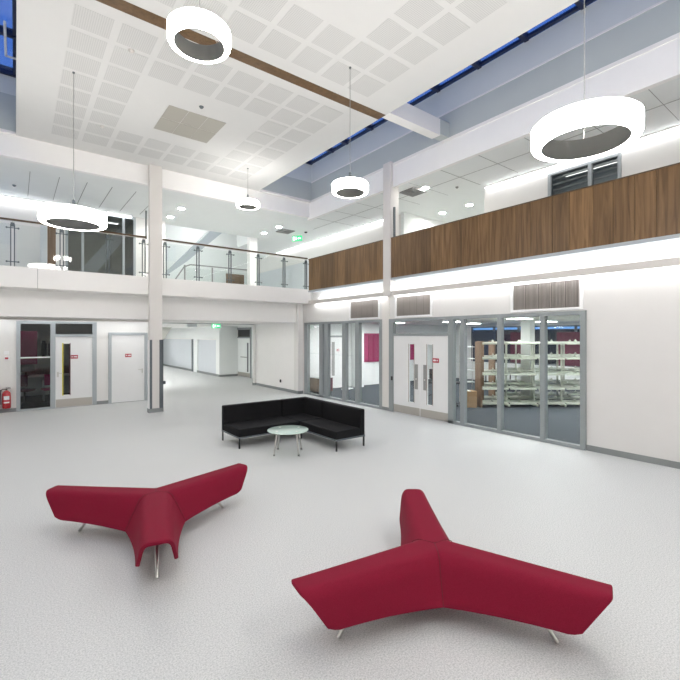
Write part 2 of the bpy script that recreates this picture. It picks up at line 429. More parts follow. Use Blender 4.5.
# cross beam in the right shaft
bm_ = B(6.80, 8.62, 7.0, 7.27, 7.42, 7.84).build('beam', M['fascia'], bevel=.004)
struct(bm_, 'white beam crossing the rooflight shaft in line with the wood strip', 'beam')
struct(B(8.62, 9.0, 7.0, 7.27, 7.46, 7.84).build('beam_end', M['shaft_dark']), 'grey stub where the white beam meets the shaft wall', 'beam')

# bulkheads between raft and gallery ceilings
struct(B(XL, 8.98, 13.6, 13.75, ZC, ZR + .1).build('wall_upper_bulkhead', M['wall_bright']), 'white bulkhead above the back gallery', 'bulkhead')
struct(B(8.98, 9.1, YN, 13.75, ZC - .08, 7.40).build('wall_right_bulkhead', M['wall_bright']), 'cream bulkhead above the right gallery', 'bulkhead')
struct(B(XL, 9.1, 13.5, 13.62, 7.40, 7.47).build('trim_11', M['fascia']), 'pale bottom edge at the end of the rooflights', 'trim')
# gallery ceilings
gc = B(XL, 9.1, 13.75, 17.9, ZC, ZC + .1).box(9.1, 11.6, YN, 20.5, ZC, ZC + .1).box(11.6, 16, 7.5, 11, ZC, ZC + .1).build('ceiling_upper', M['wall_cool'])
struct(gc, 'pale tiled ceiling over the upper galleries', 'ceiling')
w = MB()
for x in (.33, 1.01, 1.70, 2.36, 3.03, 3.7):
    w.box(x - .008, x + .008, 14.5, 17.1, ZC - .003, ZC + .001)
for y in (1.5, 2.7, 3.9, 5.1, 6.3, 7.5, 8.7, 9.9, 11.1, 12.3, 13.5):
    w.box(9.12, 11.1, y, y + .01, ZC - .003, ZC + .001)
w.box(10.1, 10.11, 0, 15, ZC - .003, ZC + .001)
w.build('tile_joints', M['sensor'], gc)

# upper back wall (left) and upper right wall
struct(B(XL, .88, 17.6, 17.75, ZU, ZC).box(1.12, 1.4, 17.6, 17.75, ZU, ZC).box(3.66, 4.75, 17.6, 17.75, ZU, ZC).build('wall_upper_back', M['wall']), 'bright white wall behind the left gallery', 'wall')
struct(B(.68, .86, 17.52, 17.6, ZU, ZC - .12).build('trim_12', M['shutter']), 'grey post on the upper left wall', 'post')
struct(B(.88, 1.12, 17.62, 17.75, ZU, ZC).build('trim_13', M['ply']), 'narrow brown panel on the upper left wall', 'panel')
w = MB()
w.box(11.45, 11.6, YN, 3.89, ZU, ZC).box(11.45, 11.6, 5.63, 7.6, ZU, ZC).box(11.45, 11.6, 3.89, 5.63, 6.66, ZC).box(11.45, 11.6, 3.89, 5.63, ZU, 5.2)
w.box(11.45, 11.6, 10.9, 26, ZU, ZC)
struct(w.build('wall_upper_right', M['wall']), 'white wall behind the right gallery', 'wall')
struct(B(11.3, 16, 10.85, 11.0, ZU, ZC).box(15.9, 16.0, 7.5, 10.9, ZU, ZC).box(11.6, 16, 7.4, 7.5, ZU, ZC).build('wall_alcove', M['wall_cool']), 'white walls of the alcove behind the right gallery', 'wall')
# upper right window
wn = thing('window_3', 'grey framed window high in the wall behind the right gallery', 'window', (11.45, 4.76, 5.2)); wn['kind'] = 'structure'
w = MB()
w.box(-.03, .08, -.87, .87, 1.40, 1.46).box(-.03, .08, -.87, .87, 0, .06).box(-.03, .08, -.87, -.80, 0, 1.46).box(-.03, .08, .80, .87, 0, 1.46).box(-.03, .08, -.22, -.14, 0, 1.46)
w.build('frame', M['light_frame'], wn)
B(.05, .06, -.80, .80, .06, 1.40).build('glass_pane', M['dark_glass'], wn)
w = MB()  # pale slats added as stripes for streaks reflected in the pane
for k in range(9): w.box(.10, .13, -.80, .80, .12 + k * .15, .15 + k * .15)
w.build('blind', M['shutter'], wn)
struct(B(11.62, 13, 3.5, 6.2, ZU, 4.1).box(12.9, 13, 3.5, 6.2, ZU, ZC).box(11.6, 13, 3.4, 3.5, ZU, ZC).box(11.6, 13, 6.2, 6.3, ZU, ZC).box(11.6, 13, 3.4, 6.3, ZC, ZC + .1).build('wall_room_behind_window', M['slope_cool']), 'unlit room behind the upper window', 'wall')

t = thing('ceiling_light_panel', 'added dim fill light behind the blinds of the upper window', 'light', (12.3, 4.8, 6.8), 0)  # lamp added so the slats show through the dark pane
B(-.1, .1, -.8, .8, 0, .03).build('housing', M['sign_white'], t); B(-.08, .08, -.78, .78, -.008, 0).build('diffuser', M['dim_fill'], t)
def linear_light(loc, size, label, group, m='led_line'):
    t = thing('linear_light', label, 'light', loc, 0, group)
    sx, sy = size
    B(-sx / 2, sx / 2, -sy / 2, sy / 2, .03, .07).build('housing', M['fascia'], t)
    B(-sx / 2 + .008, sx / 2 - .008, -sy / 2 + .008, sy / 2 - .008, 0, .03).build('diffuser', M[m], t)
linear_light((11.36, 2.2, ZC - .07), (.07, 10.6), 'long glowing light line above the right gallery window', None)
linear_light((11.36, 16.2, ZC - .07), (.07, 8.4), 'long glowing light line on the far right wall past the column', None)
linear_light((.65, 17.5, ZC - .07), (5.7, .07), 'glowing light line along the top of the upper left wall', None, 'led_gallery')

def disc(loc, r, label, group, m='down', name='downlight'):
    t = thing(name, label, 'light', loc, 0, group)
    MB().lathe([(r * .82, .0), (r, 0), (r, -.012), (r * .82, -.006)], 24, closed=True).build('trim_ring', M['sign_white'], t, smooth=True)
    MB().lathe([(0, -.004), (r * .82, -.004), (r * .82, .0), (0, 0)], 24).build('lens', M[m], t)
ups = [((4.71, 15.43), 'upper of the two round downlights beside the left column'), ((4.72, 16.8), 'lower of the two round downlights beside the left column'),
       ((8.76, 15.56), 'round downlight left of the dark ceiling vent over the back gallery'), ((8.75, 16.88), 'round downlight just left of and below the one by the back gallery vent'),
       ((10.01, 8.71), 'brightest round downlight right of the ceiling vent beside the right column'),
       ((12.52, 8.9), 'round downlight nearest to the end of the long light line'), ((12.55, 10.1), 'round downlight just above the timber parapet near the right column')]
for (p, lab) in ups: disc((p[0], p[1], ZC), .13, lab, 'downlights in the upper gallery ceiling')
for (p, lab) in [((4.9, 15.2), 'round downlight in the soffit above the corridor opening'), ((7.6, 15.2), 'round downlight in the soffit near the return wall'), ((3.0, 15.2), 'round downlight in the soffit near the left column')]:
    disc((p[0], p[1], ZG), .11, lab, 'downlights under the back gallery', 'down_soft')

def diffuser(x, y, label):
    t = thing('ceiling_vent', label, 'vent', (x, y, ZC), PI / 4 * 0, 'square ceiling vents')
    w = MB(); s = .30
    for k in range(4):
        a = s - k * .07; b_ = a - .03
        z0, z1 = -.005 + k * .004, -.035 + k * .004
        for q in range(4):
            mtx = Matrix.Rotation(q * PI / 2, 4, 'Z')
            w.box(-a, a, a - .03, a, z1, z0, mtx)
    w.build('vanes', M['sensor'], t)
    B(-s, s, -s, s, -.004, 0).build('backing', M['dark_frame'], t)
diffuser(9.31, 16.0, 'dark square vent in the ceiling over the back gallery')
diffuser(9.95, 9.15, 'dark square vent in the ceiling just right of the right column')

def sensor(x, y, z, label, m='sensor', r=.05):
    t = MB().lathe([(0, -.045), (r * .5, -.045), (r, -.015), (r, 0), (0, 0)], 20).build('smoke_detector', M[m], smooth=True)
    t.location = (x, y, z); tag(t, label, 'detector')
sensor(3.29, 9.34, ZR, 'small grey detector on the ceiling raft right of the square grille', 'dark_frame')
sensor(1.65, 8.26, ZR, 'small pale detector between the perforated tiles at the upper left', 'lip')
sensor(1.68, 11.68, ZR, 'small pale detector among the perforated tiles near the left column', 'lip')
sensor(10.11, 15.6, ZC, 'black dome detector beside the green exit sign', 'dark', .07)
sensor(-.02, 16.1, ZC, 'small grey detector in the tiled ceiling at the far left', 'dark_frame')
sensor(10.7, 8.05, ZC, 'small grey detector right of the brightest downlight')

# ---- space behind the back gallery
struct(B(4.6, 11.5, 24, 24.2, ZU, 9).build('wall_far_upper', M['wall_cool']), 'white wall far behind the back gallery', 'wall')
struct(B(4.6, 4.75, 17.75, 24, ZU, 9).build('wall_far_upper_left', M['wall_cool']), 'white side wall behind the back gallery', 'wall')
struct(B(4.6, 11.6, 20.5, 24.2, 8.9, 9.0).box(4.6, 9.1, 17.9, 20.5, 8.9, 9.0).build('ceiling_far', M['wall_cool']), 'high white ceiling behind the back gallery', 'ceiling')
struct(B(4.75, 9.1, 17.9, 18.0, ZC, ZC + .25).build('trim_14', M['wall_cool']), 'white edge of the gallery ceiling', 'trim')
w = MB().prism([(4.76, 4.9), (5.6, 5.15), (8.2, 8.0), (8.9, 8.0), (6.7, 5.95), (4.76, 4.4)], 'y', 21.0, 21.6)
struct(w.build('beam_raking', M['slope_cool']), 'raking grey beam behind the back gallery', 'beam')
struct(B(8.62, 9.0, 18.05, 18.35, ZU, 7.4).build('column', M['wall_bright']), 'white square column behind the gallery handrail', 'column')
struct(B(11.38, 11.45, 11, 24, ZU, 5.95).build('wall_lower_band', M['shutter']), 'greyer lower part of the far right gallery wall', 'wall')  # greyer slab over the lower part of the wall
struct(B(4.6, 9.1, 17.9, 18.0, ZC + .25, 8.95).box(9.1, 9.2, 17.9, 20.5, ZC + .1, 8.95).box(9.1, 11.6, 20.5, 20.6, ZC + .1, 8.95).box(11.45, 11.6, 20.5, 24.2, ZC, 8.95).build('wall_far_upstand', M['wall_cool']), 'white upstands around the high ceiling behind the gallery', 'wall')
struct(B(XL, 4.6, 17.75, 17.8, ZC, ZR + .1).build('wall_loft', M['wall_cool']), 'closing wall above the upper left ceiling', 'wall')
for (x, y, lab) in ((6.2, 19.6, 'left'), (8.0, 22.4, 'right')):  # panels added to brighten the space behind the gallery
    t = thing('ceiling_light_panel', 'added fill panel high behind the back gallery, %s one' % lab, 'light', (x, y, 8.895), 0, 'added fill panels behind the back gallery')
    B(-.5, .5, -.5, .5, -.02, .0).build('frame', M['sign_white'], t)
    B(-.47, .47, -.47, .47, -.024, -.02).build('diffuser', M['loft_fill'], t)
for x, y, lab in ((4.6, 20.5, 'closest to the opening'), (5.3, 23.5, 'second from the opening'), (6.0, 27, 'third from the opening'), (6.8, 31, 'deepest in the corridor')):  # unseen panels added out of view to brighten the corridor
    t = thing('ceiling_light_panel', 'added fill panel hidden in the corridor ceiling, ' + lab, 'light', (x, y, 2.815), 0, 'added fill panels in the corridor ceiling')
    B(-.46, .46, -.46, .46, -.008, .0).build('frame', M['sign_white'], t)
    B(-.44, .44, -.44, .44, -.012, -.008).build('diffuser', M['corridor_fill'], t)
# far stair head: rail, glass and dark panel
st = thing('stair_balustrade', 'slim steel handrail with glass at the stair head behind the back gallery', 'railing', (7.2, 19, ZU))
MB().path([(-1.78, 0, .5), (-1.27, 0, 1.28), (-1.0, 0, 1.4), (1.9, 0, 1.42)], .028).build('handrail', M['sensor'], st, smooth=True)
for x in (-1.25, 0, 1.85): B(x - .03, x + .03, -.02, .02, 0, 1.36).build('post', M['sensor'], st)
B(-1.2, -.06, -.006, .006, .1, 1.25).build('glass_panel', M['rail_glass'], st)
B(.06, 1.8, -.006, .006, .1, 1.25).build('glass_panel', M['rail_glass'], st)
tag(B(8.1, 9.0, 19.5, 19.6, ZU, 5.3).build('counter_panel', M['ply']), 'dark brown low panel behind the stair head rail', 'panel')

# upper left glazed stair core
wn = thing('window_4', 'tall glazed screen of the dark stair core on the upper left', 'window', (2.5, 17.6, ZU)); wn['kind'] = 'structure'
w = MB()
for x in (-1.1, -.62, .7, 1.08): w.box(x, x + .08, -.03, .05, 0, 2.72)
w.box(-1.1, 1.16, -.03, .05, 2.66, 2.74).box(-1.1, 1.16, -.03, .05, 0, .06)
w.build('frame', M['light_frame'], wn)
B(-1.1, 1.12, .0, .01, .06, 2.66).build('glass_pane', M['dark_glass'], wn)
struct(B(1.2, 4.6, 20, 20.1, ZU, ZC).box(1.15, 1.25, 17.75, 20, ZU, ZC).box(3.75, 3.85, 17.75, 20, ZU, ZC).box(1.2, 4.6, 17.75, 20, ZC, ZC + .1).build('wall_stair_core', M['slope']),
       'walls of the dim stair core', 'wall')
s = MB().prism([(1.9, 4.3), (2.2, 4.3), (3.5, 6.2), (3.5, 6.6), (3.3, 6.6), (1.9, 4.7)], 'y', 18.6, 18.7)
t = thing('ceiling_light_panel', 'added dim fill light in the stair core on the upper left', 'light', (2.5, 18.9, 6.78), 0)  # added to lift the dark stair core
B(-.8, .8, -.1, .1, 0, .05).build('housing', M['sign_white'], t); B(-.78, .78, -.08, .08, -.008, 0).build('diffuser', M['dim_fill'], t)
tag(s.build('stair_flight', M['shutter']), 'sloping side of the stair flight behind the dark upper glazing', 'stair')

# ---- balustrade of the back gallery
def balustrade(x0, x1, posts, label):
    t = thing('glass_balustrade', label, 'railing', ((x0 + x1) / 2, YB + .08, ZU))
    cx = (x0 + x1) / 2
    B(x0 - cx, x1 - cx, -.035, .035, 1.165, 1.215).build('handrail', M['wood_rail'], t, bevel=.008)
    B(x0 - cx, x1 - cx, -.012, .012, 1.15, 1.165).build('handrail_core', M['chrome'], t)
    for x in posts:
        x -= cx
        p = B(x - .05, x - .026, -.012, .03, -.12, 1.08).box(x + .026, x + .05, -.012, .03, -.12, 1.08).box(x - .04, x + .04, -.01, .02, 1.02, 1.12).build('post', M['dark_frame'], t)
        MB().tube((x, .01, 1.1), (x, .01, 1.17), .012, n=8).build('rail_bracket', M['chrome'], p)
        for z in (.12, .98):
            MB().tube((x - .12, -.03, z), (x + .12, -.03, z), .012, n=8).tube((x - .12, -.045, z), (x - .12, -.0, z), .022, n=8).tube((x + .12, -.045, z), (x + .12, 0, z), .022, n=8).build('glass_clamp', M['dark_frame'], p)
    ps = sorted(posts)
    edges = [x0] + [p for p in ps if x0 + .3 < p < x1 - .3] + [x1]
    for a, b in zip(edges[:-1], edges[1:]):
        B(a - cx + .03, b - cx - .03, -.038, -.026, -.02, 1.08).build('glass_panel', M['rail_glass'], t)
balustrade(XL + .02, 3.12, [-1.15, -.05, 1.0, 2.1, 3.06], 'glass balustrade with timber handrail left of the tall column')
balustrade(3.60, 8.90, [3.67, 4.69, 5.78, 6.83, 7.88, 8.84], 'glass balustrade with timber handrail right of the tall column')

# ---- back wall under the gallery with screens and doors
w = MB()
w.box(XL, .03, YW, YW + .12, 0, ZG).box(.03, 2.15, YW, YW + .12, 2.74, ZG).box(2.15, 2.5, YW, YW + .12, 0, ZG).box(2.5, 3.73, YW, YW + .12, 2.40, ZG).box(3.73, 4.0, YW, YW + .12, 0, ZG)
struct(w.build('wall_back', M['wall']), 'white back wall under the gallery', 'wall')
struct(B(XL, .03, YW - .015, YW, 0, .11).box(2.15, 2.5, YW - .015, YW, 0, .11).build('baseboard_back', M['skirting']), 'grey skirting of the back wall', 'skirting')
struct(B(XL, 3.9, 15.55, 15.62, 2.76, ZG).build('trim_15', M['lip']), 'pale drop strip hiding a light under the gallery', 'trim')
tag(B(XL + .1, 3.8, 15.70, 15.74, ZG - .02, ZG - .004).build('cove_light', M['led_soft']), 'hidden light strip washing the top of the back wall', 'light strip')

wn = thing('window_5', 'grey framed glazed screen beside the white door on the left', 'window', (.5, YW, 0)); wn['kind'] = 'structure'
w = MB()
w.box(-.47, -.37, -.05, .08, 0, 2.74).box(.38, .49, -.05, .08, 0, 2.74).box(-.37, .38, -.05, .08, 2.66, 2.74).box(-.37, .38, -.05, .08, 0, .05)
w.build('frame', M['light_frame'], wn)
B(-.37, .38, .02, .03, .05, 2.66).build('glass_pane', M['dark_glass'], wn)
B(-.37, .38, .014, .02, 1.60, 1.64).build('manifestation', M['sign_white'], wn)

def door_sign(t, x, y, z, ax, wd=.2, hg=.115):
    """small red plate with a line of white lettering strokes"""
    if ax == 'y':
        p = B(x - wd / 2, x + wd / 2, y - .008, y, z - hg / 2, z + hg / 2).build('door_sign', M['sign_red'], t)
        w = MB()
        for k, u in enumerate((-.07, -.045, -.005, .02, .045, .07)):
            w.box(x + u - .008, x + u + .008, y - .011, y - .008, z - .018, z + (.018 if k % 2 else .026))
    else:
        p = B(x - .008, x, y - wd / 2, y + wd / 2, z - hg / 2, z + hg / 2).build('door_sign', M['sign_red'], t)
        w = MB()
        for k, u in enumerate((-.07, -.045, -.005, .02, .045, .07)):
            w.box(x - .011, x - .008, y + u - .008, y + u + .008, z - .018, z + (.018 if k % 2 else .026))
    w.build('lettering', M['sign_white'], p)

d = thing('door_1', 'white door with a tall narrow glass slot and red sign', 'door', (1.5, YW, 0)); d['kind'] = 'structure'
w = MB()
w.box(-.51, -.49, -.05, .08, 0, 2.74).box(.53, .65, -.05, .08, 0, 2.74).box(-.49, .53, -.05, .08, 2.26, 2.34).box(-.49, .53, -.05, .08, 2.68, 2.74)
w.build('frame', M['light_frame'], d)
B(-.49, .53, .02, .03, 2.34, 2.68).build('transom_glass', M['dark_glass'], d)
lf = B(-.49, -.29, -.02, .03, .01, 2.26).box(-.09, .53, -.02, .03, .01, 2.26).box(-.29, -.09, -.02, .03, .01, .40).box(-.29, -.09, -.02, .03, 2.04, 2.26).build('leaf', M['door'], d)
B(-.29, -.09, 0, .01, .40, 2.04).build('vision_pane', M['dark_glass'], lf)
B(-.31, -.275, -.026, -.02, .38, 2.06).build('yellow_edge', M['yellow'], lf)
B(-.105, -.085, -.026, -.02, .38, 2.06).build('brown_edge', M['maroon'], lf)
B(-.48, .52, -.026, -.02, .02, .27).build('kick_plate', M['steel'], lf)
MB().tube((-.42, -.02, 1.1), (-.42, -.07, 1.1), .012, n=8).tube((-.42, -.07, 1.1), (-.30, -.07, 1.1), .01, n=8).box(-.45, -.40, -.026, -.02, .98, 1.14).build('door_handle', M['chrome'], lf)
door_sign(lf, .02, -.02, 1.61, 'y')

d = thing('door_2', 'plain white door with a small red sign', 'door', (3.11, YW, 0)); d['kind'] = 'structure'
B(-.61, -.52, -.05, .08, 0, 2.40).box(.52, .62, -.05, .08, 0, 2.40).box(-.52, .52, -.05, .08, 2.31, 2.40).build('frame', M['light_frame'], d)
lf = B(-.52, .52, -.02, .03, .01, 2.31).build('leaf', M['door'], d)
MB().tube((.45, -.02, 1.11), (.45, -.07, 1.11), .012, n=8).tube((.45, -.07, 1.11), (.30, -.07, 1.11), .01, n=8).box(.43, .47, -.026, -.02, .98, 1.14).build('door_handle', M['chrome'], lf)
door_sign(lf, 0, -.02, 1.61, 'y')

# ---- office behind the screen
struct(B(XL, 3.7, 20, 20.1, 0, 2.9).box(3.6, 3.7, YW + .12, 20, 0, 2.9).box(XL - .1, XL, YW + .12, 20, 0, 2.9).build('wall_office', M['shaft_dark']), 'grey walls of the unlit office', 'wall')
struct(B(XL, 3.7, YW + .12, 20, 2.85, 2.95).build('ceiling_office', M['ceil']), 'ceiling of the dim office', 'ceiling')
for x, y, lab in ((.9, 18.0, 'dim fill light added in the left office behind the glazed screen'),):  # weak light added so the office interior shows
    t = thing('ceiling_light_panel', lab, 'light', (x, y, 2.8), 0)
    B(-.9, .9, -.1, .1, 0, .05).build('housing', M['sign_white'], t); B(-.88, .88, -.08, .08, -.008, 0).build('diffuser', M['dim_fill'], t)
tag(B(-.1, .62, 18.2, 18.24, 1.3, 2.45).build('pinboard', M['magenta']), 'purple pinboard behind the glazed screen on the left', 'pinboard')
tag(B(.7, 1.6, 19.6, 19.64, 1.2, 2.3).build('pinboard', M['slope']), 'pale grey board at the back of the left office', 'pinboard')
for k, (x, m) in enumerate(((.86, 'dark'), (1.1, 'dark'), (1.32, 'yellow'))):
    tag(MB().box(x - .06, x + .06, 19.5, 19.58, 1.45, 2.1).box(x - .09, x - .06, 19.5, 19.56, 1.55, 2.0).box(x + .06, x + .09, 19.5, 19.56, 1.55, 2.0).build('hanging_coat', M[m], bevel=.02),
        ['dark coat hanging left on the office board', 'dark coat hanging right on the office board', 'yellowish coat hanging at the end of the office board'][k], 'coat')
t = thing('desk', 'white topped desk inside the glazed office', 'desk', (.8, 18.3, 0))
B(-.95, .95, -.35, .35, .86, .90).build('desk_top', M['door'], t)
for x in (-.9, .0, .9):
    B(x - .02, x + .02, -.3, .3, 0, .86).build('leg', M['light_frame'], t)
def chair(x, y, rz, seat_mat, label, group=None, zs=.46):
    t = thing('office_chair', label, 'chair', (x, y, 0), rz, group)
    B(-.23, .23, -.22, .22, zs, zs + .06).build('seat', M[seat_mat], t, bevel=.02)
    B(-.22, .22, .20, .25, zs + .18, zs + .55).build('backrest', M[seat_mat], t, bevel=.02)
    MB().tube((0, .23, zs), (0, .23, zs + .3), .02).build('back_stem', M['dark'], t)
    MB().tube((0, 0, .08), (0, 0, zs), .025).build('gas_column', M['dark'], t)
    for k in range(5):
        a = k * 2 * PI / 5
        MB().tube((0, 0, .09), (.27 * math.cos(a), .27 * math.sin(a), .05), .018, n=8).tube((.27 * math.cos(a) - .012, .27 * math.sin(a), .03), (.27 * math.cos(a) + .012, .27 * math.sin(a), .03), .03, n=12).build('leg', M['dark'], t)
chair(.25, 17.4, 2.6, 'maroon', 'purple office chair at the left end of the office desk')
chair(.95, 17.35, 3.3, 'magenta', 'purple office chair at the right end of the office desk')
t = thing('monitor', 'dark computer monitor on the office desk', 'monitor', (.3, 18.35, .90))
B(-.25, .25, 0, .03, .12, .45).build('screen', M['dark'], t, bevel=.005)
B(-.1, .1, -.06, .1, 0, .015).box(-.02, .02, .02, .04, 0, .14).build('stand', M['dark'], t)

# wall plates and fire extinguisher
tag(B(-.27, -.15, YW - .02, YW, 1.73, 1.83).build('wall_switch', M['sign_white'], bevel=.004), 'upper small white plate on the wall above the extinguisher', 'switch')
t = thing('call_point', 'pale red tinted call point below the upper white plate', 'call point', (-.2, YW, 1.62))
B(-.065, .065, -.03, 0, -.05, .05).build('housing', M['sign_white'], t, bevel=.005)
B(-.04, .04, -.033, -.03, -.028, .028).build('glass_label', M['sign_red'], t)
t = thing('fire_extinguisher', 'red fire extinguisher with white label hung low on the wall', 'fire extinguisher', (-.2, YW - .12, .14))
MB().lathe([(0, .0), (.09, 0), (.105, .02), (.105, .42), (.09, .47), (.05, .51), (.03, .53), (0, .53)], 28).build('cylinder_body', M['ext_red'], t, smooth=True)
MB().tube((0, 0, .53), (0, 0, .57), .022).box(-.02, .1, -.012, .012, .57, .585).box(-.02, .09, -.012, .012, .60, .612).build('valve_handle', M['dark'], t)
MB().path([(-.02, 0, .56), (-.10, 0, .57), (-.14, 0, .50), (-.135, 0, .3), (-.13, 0, .12)], .012).build('hose', M['dark'], t, smooth=True)
lb = MB()
lb.lathe([(.1065, .16), (.1065, .37)], 28)
bmesh.ops.delete(lb.bm, geom=[f for f in lb.bm.faces if f.calc_center_median().y > -.085], context='FACES')
lb.build('label', M['sign_white'], t)
lb = MB(); lb.lathe([(.1075, .2), (.1075, .26)], 28)
bmesh.ops.delete(lb.bm, geom=[f for f in lb.bm.faces if f.calc_center_median().y > -.09], context='FACES')
lb.build('label_band', M['sign_red'], t)
B(-.03, .03, .1, .12, .2, .5).build('wall_bracket', M['dark'], t)
t = thing('fire_extinguisher', 'second red extinguisher cut by the left edge of the photo', 'fire extinguisher', (-.48, YW - .12, .10))
MB().lathe([(0, .0), (.09, 0), (.105, .02), (.105, .42), (.09, .47), (.05, .51), (.03, .53), (0, .53)], 28).build('cylinder_body', M['ext_red'], t, smooth=True)
MB().path([(.02, 0, .56), (.12, -.04, .60), (.16, -.05, .55)], .014).build('hose', M['dark'], t, smooth=True)
MB().tube((0, 0, .53), (0, 0, .57), .022).build('valve_handle', M['dark'], t)
B(-.03, .03, .1, .12, .2, .5).build('wall_bracket', M['dark'], t)

# ---- corridor beyond the opening
w = MB()
w.box(9.0, 9.12, 22.7, 26.3, 2.07, ZG).box(9.0, 9.12, 27.3, 36, 2.07, ZG).box(9.0, 9.12, 26.3, 27.3, 0, ZG).box(9.0, 9.12, 22.7, 23.2, 0, ZG)
w.box(9.0, 10.1, 22.7, 22.8, 0, ZG).box(10.1, 10.2, 20.8, 22.8, 2.72, ZG).box(10.1, 10.2, 17.9, 20.95, 0, ZG).box(9.07, 10.2, 17.9, 18.0, 0, ZG)
w.box(3.9, 9.0, 36, 36.1, 0, ZG)
struct(w.build('wall_corridor', M['wall_cool']), 'white corridor wall beyond the opening', 'wall')
struct(B(8.84, 10.3, 17.9, 22.9, ZG, ZG + .1).box(8.84, 9.2, 22.8, 36, ZG, ZG + .1).build('ceiling_corridor', M['wall_cool']), 'white corridor ceiling', 'ceiling')
struct(B(3.9, 4.0, YW + .12, 36, 0, ZG).build('wall_corridor_left', M['wall_cool']), 'left wall of the corridor', 'wall')
struct(B(9.08, 9.12, 23.2, 26.3, 0, 2.07).box(9.08, 9.12, 27.3, 35.9, 0, 2.07).build('trim_16', M['shutter']), 'pale grey panels recessed in the corridor wall', 'panel')
struct(B(8.985, 9.08, 23.2, 26.3, 2.05, 2.10).box(8.985, 9.08, 27.3, 35.9, 2.05, 2.10).build('trim_17', M['fascia']), 'head strips above the recessed corridor panels', 'trim')
struct(B(8.98, 9.0, 27.0, 27.32, 0, 2.07).build('trim_18', M['dark_frame']), 'dark edge post between the corridor panels', 'trim')
struct(B(8.985, 9.02, 22.69, 26.3, 0, .13).box(8.985, 9.02, 27.3, 35.9, 0, .13).box(8.98, 10.1, 22.67, 22.7, 0, .11).build('baseboard_corridor', M['skirting']), 'grey skirting of the corridor wall', 'skirting')
w = MB().prism([(7.95, ZG), (6.4, ZG), (6.4, 2.06), (7.5, 2.06)], 'y', 28.0, 29.0)
struct(w.build('beam_sloping', M['slope']), 'beige sloping soffit at the far end of the corridor', 'beam')
d = thing('door_3', 'pale glazed door in the alcove at the end of the opening', 'door', (10.1, 21.9, 0)); d['kind'] = 'structure'
B(-.05, .05, -.95, .9, 2.62, 2.74).box(-.05, .05, .80, .9, 0, 2.74).box(-.05, .05, -.95, -.85, 0, 2.74).box(-.04, .04, -.85, .8, 2.15, 2.22).build('frame', M['grey_frame'], d)
B(0, .01, -.85, .8, 2.22, 2.62).build('transom_glass', M['dark'], d)
lf = B(-.02, .03, -.85, .8, .01, 2.15).build('leaf', M['wall_cool'], d)
B(-.03, -.02, -.62, -.45, .3, 1.9).build('vision_pane', M['dark_frame'], lf)
B(-.05, -.02, -.5, .35, 1.08, 1.12).build('push_bar', M['sensor'], lf)
B(-.03, -.02, -.8, .75, .02, .25).build('kick_plate', M['steel'], lf)

def exit_sign(loc, rz, s, hang, label):
    t = thing('exit_sign', label, 'sign', loc, rz, None)
    B(-.20 * s, .20 * s, -.02, .02, -.1 * s, .1 * s).build('panel', M['green_emit'], t)
    w = MB()
    y0, y1 = -.026, -.02
    # running figure, doorway and arrow in white
    w.box(-.165 * s, -.09 * s, y0, y1, -.07 * s, .07 * s)
    w.prism([(.02 * s, 0), (.08 * s, .05 * s), (.08 * s, .018 * s), (.16 * s, .018 * s), (.16 * s, -.018 * s), (.08 * s, -.018 * s), (.08 * s, -.05 * s)], 'y', y0, y1)
    w.lathe([(0, 0), (.018 * s, 0)], 12, c=(-.04 * s, 0, 0)) if False else None
    w.prism([(-.05 * s, .07 * s), (-.025 * s, .07 * s), (-.025 * s, .045 * s), (-.05 * s, .045 * s)], 'y', y0, y1)
    w.prism([(-.06 * s, .035 * s), (-.01 * s, .035 * s), (-.02 * s, .0), (.0, -.06 * s), (-.02 * s, -.06 * s), (-.04 * s, -.01 * s), (-.07 * s, -.06 * s), (-.085 * s, -.06 * s), (-.05 * s, .0)], 'y', y0, y1)
    w.build('pictogram', M['white_emit'], t)
    for u in (-.12, .12): MB().tube((u * s, 0, .1 * s), (u * s, 0, hang), .006, n=6).build('hanger', M['sensor'], t)
exit_sign((6.72, 17.3, 2.70), 0, .95, .12, 'green running figure exit sign hanging over the corridor opening')
exit_sign((10.1, 16.3, 6.68), -1.0, 1.2, .16, 'green exit sign hanging from the upper gallery ceiling')
tag(B(5.95, 6.35, 18.6, 18.75, 2.68, 2.80).build('ceiling_unit', M['shutter'], bevel=.01), 'small grey box under the corridor ceiling left of the exit sign', 'ceiling unit')

# floor socket / door stop marks
tag(MB().box(8.815, 8.86, 15.55, 15.63, .33, .45).build('door_stop', M['dark'], bevel=.01), 'small black knob low on the white return wall', 'door stop')
tag(MB().box(3.553, 3.64, 13.44, 13.50, .82, .92).build('door_holder', M['dark_frame'], bevel=.01), 'small dark box on the right side of the left column', 'door holder')

# ---- right wall screens. y listed from far to near
def screen(n, bars, y_far, y_near, label, z1=2.80):
    t = thing('window_%d' % n, label, 'glazed screen', (XR, (y_far + y_near) / 2, 0)); t['kind'] = 'structure'
    cy = (y_far + y_near) / 2
    w = MB()
    for a, b in bars: w.box(-.05, .08, a - cy, b - cy, 0, z1)
    w.box(-.05, .08, y_near - cy, y_far - cy, 2.72, z1).box(-.05, .08, y_near - cy, y_far - cy, 0, .07)
    w.build('frame', M['grey_frame'], t)
    bars = sorted(bars)
    for (a0, a1), (b0, b1) in zip(bars[:-1], bars[1:]):
        if b0 - a1 > .08:
            B(.02, .03, a1 - cy, b0 - cy, .07, 2.72).build('glass_pane', M['glass'], t)
    B(.012, .02, y_near - cy, y_far - cy, 1.60, 1.625).build('manifestation', M['glass'], t)
    return t
screen(6, [(13.84, 14.06), (12.79, 13.02), (12.48, 12.68), (11.43, 11.62), (10.72, 10.91), (9.61, 9.73)], 14.06, 9.61, 'grey framed glazing behind the black corner sofa')
